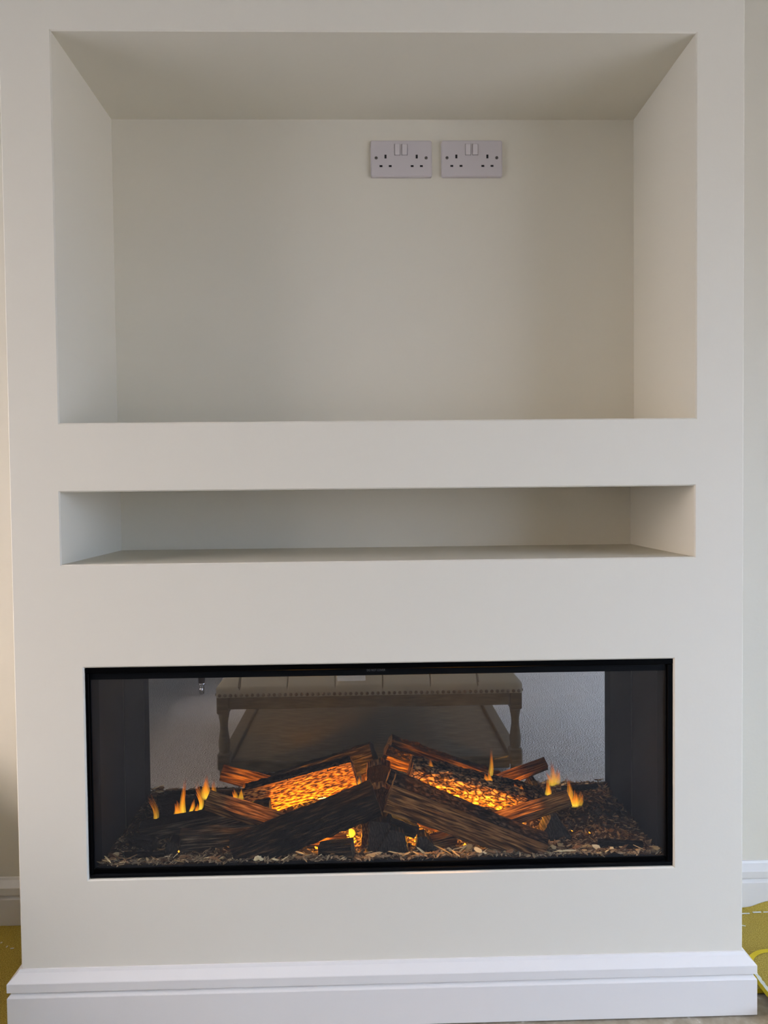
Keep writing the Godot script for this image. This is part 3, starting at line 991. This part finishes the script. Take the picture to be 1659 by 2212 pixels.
	make_log("kindling_stick", "small orange-lit chunk right of the middle in front of the glowing gap", "", Vector3(0.098, 0.250, -0.068), Vector3(0.150, 0.2545, -0.078), [[0.010, -0.012, 0], [0.012, 0.006, 0], [-0.008, 0.014, 0], [-0.012, -0.010, 0]], {"seed": 30, "split": M.split, "cat": "stick"})
	make_log("kindling_stick", "thin reddish wedge under the front right log near the middle", "", Vector3(0.052, 0.290, -0.112), Vector3(0.116, 0.266, -0.108), [[0.010, -0.010, 0], [0.010, 0.008, 0], [-0.010, 0.009, 0], [-0.010, -0.009, 0]], {"seed": 31, "split": M.split, "cat": "stick"})
	make_log("twig", "thin dark twig lying on the chips at the front left", "", Vector3(-0.530, 0.2465, -0.046), Vector3(-0.447, 0.2480, -0.042), [[0.004, -0.004, 1], [0.004, 0.004, 1], [-0.004, 0.004, 1], [-0.004, -0.004, 1]], {"seed": 32, "bark": M.bark_dark, "bamp": 0.001, "step": 0.002, "end": M.end_dark, "cat": "twig"})
	make_log("charred_log", "small dark rounded piece on the chips at the left behind the twig", "", Vector3(-0.532, 0.250, -0.105), Vector3(-0.478, 0.247, -0.085), [[0.010, -0.010, 1], [0.010, 0.010, 1], [-0.010, 0.010, 1], [-0.010, -0.010, 1]], {"seed": 33, "bark": M.bark_dark, "end": M.end_dark})
	make_log("twig", "long dark charred twig lying on the chips at the front right", "", Vector3(0.445, 0.2440, -0.060), Vector3(0.535, 0.2435, -0.048), [[0.006, -0.005, 1], [0.006, 0.005, 1], [-0.006, 0.005, 1], [-0.006, -0.005, 1]], {"seed": 34, "bark": M.bark_dark, "bamp": 0.001, "step": 0.002, "end": M.end_dark, "cat": "twig"})

func block(called: String, label: String, poly: Array, z0: float, z1: float, end: Material, sidem: Material, sd: int) -> void:
	var c := Vector2.ZERO
	for p: Array in poly: c += Vector2(p[0], p[1]) / poly.size()
	var sec := []
	for p: Array in poly: sec.append([-(p[0] - c.x), p[1] - c.y, 0])
	# the axis runs from the back to the front, so that side points to -x
	make_log(called, label, "", Vector3(c.x, c.y, z0), Vector3(c.x, c.y, z1), sec, {"seed": sd, "split": sidem, "end": end, "amp": 0.0014, "cat": "block", "ring": 0.005})

# ---------------------------------------------------------------- flames and embers
func flame_mesh(h: float, w: float, lean: float, curl: float) -> ArrayMesh:
	var st := begin()
	var g := []
	var uv := []
	for i in 15:
		var t := i / 14.0
		var r := w * 0.5 * (0.35 + 0.65 * sin(PI * pow(t, 0.62) * 0.86 + 0.42)) * pow(1.0 - t, 0.55)
		var cx := lean * t * t + curl * sin(t * PI * 1.4) * w * 0.5
		var row := []
		var u := []
		for k in 11:
			var a := TAU * (k % 10) / 10.0
			row.append(Vector3(cx + cos(a) * r, t * h, sin(a) * minf(r * 0.35, 0.0025)))
			u.append(Vector2(0.5, 1.0 - t))
		g.append(row)
		uv.append(u)
	grid(st, g, func(v: Vector3): return Vector3(0, -0.001, v.z * 3.0) + Vector3(v.x, 0, 0) * 0.2 + Vector3(0, 0, signf(v.z) * 0.001), uv)
	return st.commit()

func flames() -> void:
	var o: Node3D = get_node("electric_fire")
	var gt := GradientTexture2D.new()
	var gr := Gradient.new()
	gr.offsets = PackedFloat32Array([0.0, 0.45, 1.0])
	gr.colors = PackedColorArray([Color(1.0, 0.84, 0.26), Color(1.0, 0.62, 0.08), Color(0.82, 0.36, 0.04)])
	gt.gradient = gr
	gt.fill_from = Vector2(0, 1)
	gt.fill_to = Vector2(0, 0)
	gt.width = 8
	gt.height = 128
	# each flame is a bright core inside two fainter, larger shells
	var shell := []
	for al: float in [1.0, 0.40, 0.16, 0.16, 0.08]:
		var fm := mat(Color(0.1, 0.05, 0.02, al), 0.9)
		fm.emission_enabled = true
		fm.emission = Color.BLACK
		fm.emission_texture = gt
		fm.emission_energy_multiplier = 1.25 if al == 1.0 else 1.0
		if al < 1.0: fm.transparency = BaseMaterial3D.TRANSPARENCY_ALPHA
		shell.append(fm)
	# x, y base, height, width, lean, curl, faint
	for f: Array in [[-0.4590, 0.257, 0.026, 0.014, -0.002, 0.2, 0], [-0.4505, 0.2575, 0.020, 0.010, 0.0, 0.2, 0], [-0.4465, 0.259, 0.064, 0.007, 0.003, -0.4, 0], [-0.4287, 0.2685, 0.020, 0.007, 0.007, 0.3, 0], [-0.4164, 0.2640, 0.015, 0.008, 0.0, 0.0, 0], [-0.4081, 0.2705, 0.050, 0.006, -0.007, 0.7, 0],
		[-0.3922, 0.298, 0.038, 0.014, -0.006, -0.3, 0], [-0.3800, 0.300, 0.030, 0.008, 0.002, 0.2, 1], [-0.3305, 0.291, 0.019, 0.007, -0.004, 0.2, 0], [-0.3180, 0.293, 0.030, 0.010, 0.012, 0.2, 1], [0.2350, 0.3160, 0.018, 0.012, 0.0, 0.2, 0], [0.2420, 0.3180, 0.020, 0.009, 0.001, 0.2, 0], [0.2450, 0.338, 0.046, 0.006, 0.004, 0.4, 1], [0.3050, 0.2945, 0.015, 0.013, -0.003, 0.2, 0], [0.3140, 0.2935, 0.013, 0.010, 0.004, 0.2, 0],
		[0.3740, 0.2860, 0.030, 0.008, 0.003, 0.4, 0], [0.3850, 0.3130, 0.040, 0.010, 0.002, 0.3, 1], [0.3930, 0.3160, 0.026, 0.010, 0.010, 0.3, 1], [0.3800, 0.3130, 0.022, 0.010, -0.006, 0.3, 1],
		[0.4260, 0.2660, 0.030, 0.008, -0.006, -0.2, 0], [0.4320, 0.2640, 0.022, 0.011, 0.0, -0.2, 0], [0.4370, 0.2640, 0.026, 0.009, 0.003, 0.2, 0], [0.4450, 0.266, 0.022, 0.009, 0.010, 0.3, 1], [0.4240, 0.282, 0.036, 0.008, -0.002, 0.3, 1], [-0.5082, 0.2480, 0.046, 0.006, -0.012, 0.5, 1], [-0.1500, 0.338, 0.012, 0.006, 0.0, 0.0, 0], [-0.0520, 0.318, 0.016, 0.007, 0.0, 0.0, 0], [0.1080, 0.350, 0.020, 0.010, 0.003, 0.2, 1]]:
		var faint: bool = f[6] == 1
		for k in 3:
			if faint and k == 0: continue
			var g: float = [1.0, 1.25, 1.55][k]
			var fl := put("flame" if k == (1 if faint else 0) else "flame_halo", flame_mesh(f[2] * (0.80 if k == 0 else g * 0.85), f[3] * (0.75 if k == 0 else g), f[4], f[5]), shell[k + 2 if faint else k], o, Vector3(f[0], f[1] - o.position.y - 0.001 * k, -0.1935 + 0.0008 * k))
			fl.scale.z = 1.0 + 0.5 * k
	# glowing LED embers under and between the logs
	var em := glow(Color(1.0, 0.62, 0.12), 2.2)
	var embers := [[0.0600, 0.2450, -0.098, 0.013], [0.066, 0.2540, -0.104, 0.012], [0.054, 0.2580, -0.106, 0.011], [-0.066, 0.2450, -0.092, 0.010], [-0.084, 0.2480, -0.100, 0.012], [-0.068, 0.2490, -0.115, 0.014], [-0.0857, 0.2650, -0.130, 0.013], [-0.0560, 0.2700, -0.125, 0.014], [-0.095, 0.2440, -0.118, 0.016], [-0.1255, 0.2400, -0.070, 0.011], [-0.140, 0.2400, -0.074, 0.009], [-0.1100, 0.2400, -0.072, 0.009], [0.1226, 0.2420, -0.088, 0.011], [0.140, 0.2420, -0.092, 0.010],
		[0.1682, 0.2440, -0.060, 0.007], [-0.1793, 0.2900, -0.140, 0.010], [-0.1374, 0.3000, -0.140, 0.009], [-0.1500, 0.2960, -0.138, 0.009], [0.2022, 0.2700, -0.135, 0.012], [0.215, 0.2650, -0.130, 0.010], [-0.0725, 0.2420, -0.090, 0.010], [-0.4205, 0.2480, -0.052, 0.004], [0.285, 0.2560, -0.115, 0.006], [0.300, 0.2620, -0.118, 0.005], [0.405, 0.2460, -0.110, 0.004], [0.440, 0.2460, -0.100, 0.004]]
	for e: Array in embers:
		var c := put("ember", chip_meshes[rng.randi() % 9], em, o, Vector3(e[0], e[1] - o.position.y, e[2]))
		c.basis = Basis.from_euler(Vector3(rng.randf_range(-0.5, 0.5), rng.randf() * TAU, rng.randf_range(-0.5, 0.5))).scaled_local(Vector3(e[3], e[3] * 0.9, e[3] * 0.8))
	# LED strips between the logs: position, half direction, width, energy
	for l: Array in [[Vector3(-0.185, 0.262, -0.132), Vector3(0, 0.70, -1), 0.22, 0.30, -0.16], [Vector3(0.180, 0.284, -0.122), Vector3(0, 0.45, -1), 0.22, 0.36, 0.26],
		[Vector3(-0.150, 0.285, -0.164), Vector3(0, 0.45, 1), 0.16, 0.22, -0.2], [Vector3(0.130, 0.300, -0.155), Vector3(0, 0.45, 1), 0.18, 0.30, 0.2], [Vector3(-0.300, 0.298, -0.172), Vector3(0, 0.25, 1), 0.08, 0.10, 0.2],
		[Vector3(0.310, 0.262, -0.140), Vector3(0, 0.5, 1), 0.08, 0.07, -0.2]]:
		var li := AreaLight3D.new()
		li.name = "ember_light"
		li.light_color = Color(1.0, 0.68, 0.19)
		li.light_energy = l[3] * LAMP
		li.area_size = Vector2(l[2], 0.012)
		li.area_range = 3.0
		li.shadow_enabled = true
		o.add_child(li, true)
		var zax: Vector3 = -l[1].normalized()
		var xax := Vector3(1, tan(l[4]) * -1.0, 0).normalized()
		xax = (xax - zax * xax.dot(zax)).normalized()
		li.transform = Transform3D(Basis(xax, zax.cross(xax), zax), l[0] - Vector3(0, o.position.y, 0))
	# added fill spots with glow discs, hidden under the top panel: place, aim, half angle, energy
	var fill_disc_mat := glow(Color(1.0, 0.68, 0.19), 2.0)
	for l: Array in [[0.225, Vector3(0.285, 0.285, -0.095), 11.0, 1.0], [-0.260, Vector3(-0.285, 0.295, -0.110), 11.0, 0.55], [0.090, Vector3(0.110, 0.320, -0.070), 17.0, 0.42], [-0.070, Vector3(-0.060, 0.330, -0.075), 13.0, 0.16], [0.445, Vector3(0.460, 0.24, -0.060), 16.0, 0.12]]:
		var at := Vector3(l[0], 0.6265 - o.position.y, -0.085)
		var dm := begin()
		lathe(dm, [[0.0, 0.0], [0.007, 0.0], [0.009, 0.003], [0.010, 0.0045], [0.0, 0.0045]], 14, Vector3.ZERO)
		put("fill_disc", dm.commit(), fill_disc_mat, o, at + Vector3(0, 0.0025, 0))
		var sp := SpotLight3D.new()
		sp.name = "fill_spot"
		sp.light_color = Color(1.0, 0.68, 0.19)
		sp.light_energy = l[3] * LAMP
		sp.light_size = 0.01
		sp.spot_angle = l[2]
		sp.spot_angle_attenuation = 0.7
		sp.spot_range = 3.0
		sp.spot_attenuation = 2.0
		sp.shadow_enabled = true
		o.add_child(sp, true)
		sp.position = at - Vector3(0, 0.010, 0)
		sp.look_at_from_position(sp.global_position, l[1], Vector3(0, 0, 1))
	for l: Array in [[-0.080, 0.252, -0.100, 0.085], [0.068, 0.252, -0.100, 0.050], [0.125, 0.256, -0.090, 0.012], [-0.125, 0.256, -0.068, 0.010]]:
		var li := OmniLight3D.new()
		li.name = "ember_light"
		li.light_color = Color(1.0, 0.68, 0.19)
		li.light_energy = l[3] * LAMP
		li.light_size = 0.01
		li.omni_range = 3.0
		li.omni_attenuation = 2.0
		li.shadow_enabled = true
		o.add_child(li, true)
		li.position = Vector3(l[0], l[1] - o.position.y, l[2])

# ---------------------------------------------------------------- what the mirror shows, and unseen furniture added for its shade
func bench() -> void:
	var x0 := -0.580
	var x1 := 0.532
	var z0 := 0.83
	var z1 := 1.58
	var cx := (x0 + x1) * 0.5
	var cz := (z0 + z1) * 0.5
	var o := thing("ottoman_bench", "long upholstered ottoman bench with nailhead trim and turned legs, seen mirrored in the fire", "bench", Vector3(cx, F + 0.006, cz))
	var hx := (x1 - x0) * 0.5
	var hz := (z1 - z0) * 0.5
	# cushion: loops of a rounded rectangle from the bottom edge to the top centre, creased at the pleats
	var prof := [[0.0, 0.310], [-0.003, 0.322], [-0.004, 0.335], [-0.002, 0.3445], [0.004, 0.352], [0.020, 0.370], [0.040, 0.389], [0.052, 0.397], [0.085, 0.404], [0.14, 0.409], [0.22, 0.411], [0.30, 0.412]]
	var loops := []
	for p: Array in prof:
		var row := []
		var ax: float = hx - p[0]
		var az: float = hz - p[0]
		var per := []
		var nx := 48
		var nzz := 36
		var tx := []
		var tz := []
		for pair: Array in [[tx, hx, nx], [tz, hz, nzz]]:
			for k in pair[2]: pair[0].append(lerpf(-1, 1, float(k) / pair[2]))
			for k in range(-5, 6):
				for d: float in [-0.005, -0.0025, -0.001, 0.0, 0.001, 0.0025, 0.005]:
					var t: float = (k * 0.173 + 0.0475 + d) / pair[1]
					if absf(t) < 0.97: pair[0].append(t)
			pair[0].sort()
		for t: float in tx: per.append(Vector2(t, -1))
		for t: float in tz: per.append(Vector2(1, t))
		tx.reverse()
		tz.reverse()
		for t: float in tx: per.append(Vector2(t if t > -1.0 else -0.999, 1))
		for t: float in tz: per.append(Vector2(-1, t if t > -1.0 else -0.999))
		per.append(per[0])
		for q: Vector2 in per:
			var w := Vector3(clampf(q.x * hx, -ax, ax), p[1], clampf(q.y * hz, -az, az))
			# pleats every 0.172 m
			var along := q.x * hx if absf(q.y) > 0.9995 else q.y * hz
			var d := absf(fposmod(along - 0.0475 + 0.0865, 0.173) - 0.0865)
			var crease := exp(-pow(d / 0.0022, 2.0)) * 0.007 * smoothstep(0.328, 0.352, p[1])
			w.y -= crease
			w -= Vector3(q.x if absf(q.y) < 0.9995 else 0.0, 0, q.y if absf(q.y) > 0.9995 else 0.0) * crease * 0.6
			row.append(w)
		loops.append(row)
	var st := begin()
	grid(st, loops, func(v: Vector3): return Vector3(v.x / hx, (v.y - 0.33) * 12.0, v.z / hz * 1.0))
	var cu := put("cushion", st.commit(), M.linen, o)
	var nh := begin()
	lathe(nh, [[0.0066, 0.0], [0.006, 0.0022], [0.004, 0.004], [0.0, 0.0048]], 10)
	var nm := nh.commit()
	for k in 56:
		var n := put("nail_head", nm, M.nail, cu, Vector3(lerpf(-hx + 0.012, hx - 0.012, k / 55.0), 0.3185, -hz - 0.002))
		n.rotation.x = -PI / 2
	for s: float in [-1.0, 1.0]:
		for k in 36:
			var n := put("nail_head", nm, M.nail, cu, Vector3(s * (hx + 0.002), 0.3185, lerpf(-hz + 0.015, hz - 0.015, k / 35.0)))
			n.rotation.z = -s * PI / 2
	# frame
	for s: float in [-1.0, 1.0]:
		put("apron", boxm(Vector3(0, 0.288, s * (hz - 0.016)), Vector3(hx * 2 - 0.088, 0.046, 0.022), 0.003), M.oak, o)
		put("apron", boxm(Vector3(s * (hx - 0.016), 0.288, 0), Vector3(0.022, 0.046, hz * 2 - 0.088), 0.003), M.oak, o)
		put("shelf_rail", boxm(Vector3(0, 0.053, s * (hz - 0.022)), Vector3(hx * 2 - 0.09, 0.044, 0.03), 0.003), M.oak, o)
		put("shelf_rail", boxm(Vector3(s * (hx - 0.022), 0.055, 0), Vector3(0.045, 0.048, hz * 2 - 0.09), 0.003), M.oak, o)
	put("shelf", boxm(Vector3(0, 0.060, 0), Vector3(hx * 2 - 0.10, 0.018, hz * 2 - 0.075), 0.002), M.oak, o)
	var lg := begin()
	box(lg, Vector3(0, 0.2805, 0), Vector3(0.044, 0.061, 0.044), 0.003)
	lathe(lg, [[0.015, 0.252], [0.0205, 0.250], [0.0205, 0.243], [0.0175, 0.240], [0.0195, 0.236], [0.0175, 0.231], [0.0150, 0.215], [0.0142, 0.200], [0.0150, 0.185], [0.0185, 0.162], [0.0212, 0.143], [0.0212, 0.130], [0.0195, 0.112], [0.018, 0.106], [0.019, 0.103]], 20)
	box(lg, Vector3(0, 0.0735, 0), Vector3(0.046, 0.061, 0.046), 0.005)
	lathe(lg, [[0.016, 0.046], [0.0185, 0.040], [0.0185, 0.022], [0.0145, 0.0], [0.0, 0.0]], 20)
	var lm := lg.commit()
	for sx: float in [-1.0, 1.0]:
		for sz: float in [-1.0, 1.0]:
			put("leg", lm, M.oak, o, Vector3(sx * (hx - 0.022), 0, sz * (hz - 0.022)))

func shade_sofa() -> void:  # added out of view to shade the lower left wall and skirting
	var o := thing("shade_sofa", "low grey sofa added out of view to shade the lower left", "shade_sofa", Vector3(-1.80, F + 0.006, 1.19))
	put("seat", boxm(Vector3(0.08, 0.25, 0), Vector3(0.80, 0.26, 1.30), 0.04), M.dark_cloth, o)
	put("backrest", boxm(Vector3(-0.36, 0.38, 0), Vector3(0.20, 0.52, 1.50), 0.05), M.dark_cloth, o)
	for s: float in [-1.0, 1.0]:
		put("arm", boxm(Vector3(0.06, 0.33, s * 0.72), Vector3(0.90, 0.44, 0.16), 0.04), M.dark_cloth, o)
		for t: float in [-1.0, 1.0]:
			put("leg", boxm(Vector3(t * 0.36, 0.06, s * 0.70), Vector3(0.05, 0.12, 0.05), 0.006), M.dark_wood, o)

func shade_sideboard() -> void:  # unseen piece, added to darken the lower left alcove
	var o := thing("shade_sideboard", "low dark oak sideboard added out of view to darken the left alcove", "shade_sideboard", Vector3(-1.62, F, -0.06))
	put("cabinet_body", boxm(Vector3(0, 0.275, 0), Vector3(0.98, 0.31, 0.44), 0.004), M.dark_wood, o)
	put("cabinet_top", boxm(Vector3(0, 0.445, 0), Vector3(1.02, 0.03, 0.47), 0.006), M.dark_wood, o)
	for s: float in [-1.0, 1.0]:
		var d := put("cabinet_door", boxm(Vector3(s * 0.243, 0.275, 0.227), Vector3(0.47, 0.27, 0.018), 0.004), M.dark_wood, o)
		put("door_knob", boxm(Vector3(s * 0.04, 0.27, 0.245), Vector3(0.018, 0.018, 0.02), 0.006), M.chrome, d)
		for t: float in [-1.0, 1.0]:
			put("leg", boxm(Vector3(s * 0.44, 0.06, t * 0.18), Vector3(0.05, 0.12, 0.05), 0.006), M.dark_wood, o)

func armchair() -> void:
	var o := thing("armchair", "dark armchair on chrome castors, only its foot seen mirrored beside the bench", "armchair", Vector3(-1.17, F + 0.006, 2.30))
	put("seat", boxm(Vector3(0, 0.31, 0), Vector3(0.62, 0.20, 0.62), 0.03), M.dark_cloth, o)
	put("backrest", boxm(Vector3(0, 0.60, 0.27), Vector3(0.62, 0.45, 0.12), 0.04, Basis(Vector3.RIGHT, 0.12)), M.dark_cloth, o)
	for s: float in [-1.0, 1.0]:
		put("arm", boxm(Vector3(s * 0.30, 0.46, 0.0), Vector3(0.10, 0.16, 0.60), 0.03), M.dark_cloth, o)
		for t: float in [-1.0, 1.0]:
			var st := begin()
			lathe(st, [[0.0, 0.215], [0.026, 0.215], [0.024, 0.18], [0.017, 0.06], [0.0, 0.06]], 14)
			var l := put("leg", st.commit(), M.dark_wood, o, Vector3(s * 0.27, 0, t * 0.27))
			var c := begin()
			lathe(c, [[0.0, 0.062], [0.017, 0.062], [0.019, 0.054], [0.012, 0.042], [0.0, 0.042]], 14)
			put("castor_cup", c.commit(), M.chrome, l)
			var w := begin()
			lathe(w, [[0.0, -0.010], [0.018, -0.010], [0.022, -0.005], [0.022, 0.005], [0.018, 0.010], [0.0, 0.010]], 18)
			var wh := put("castor_wheel", w.commit(), M.chrome, l, Vector3(0, 0.022, 0))
			wh.rotation.z = PI / 2
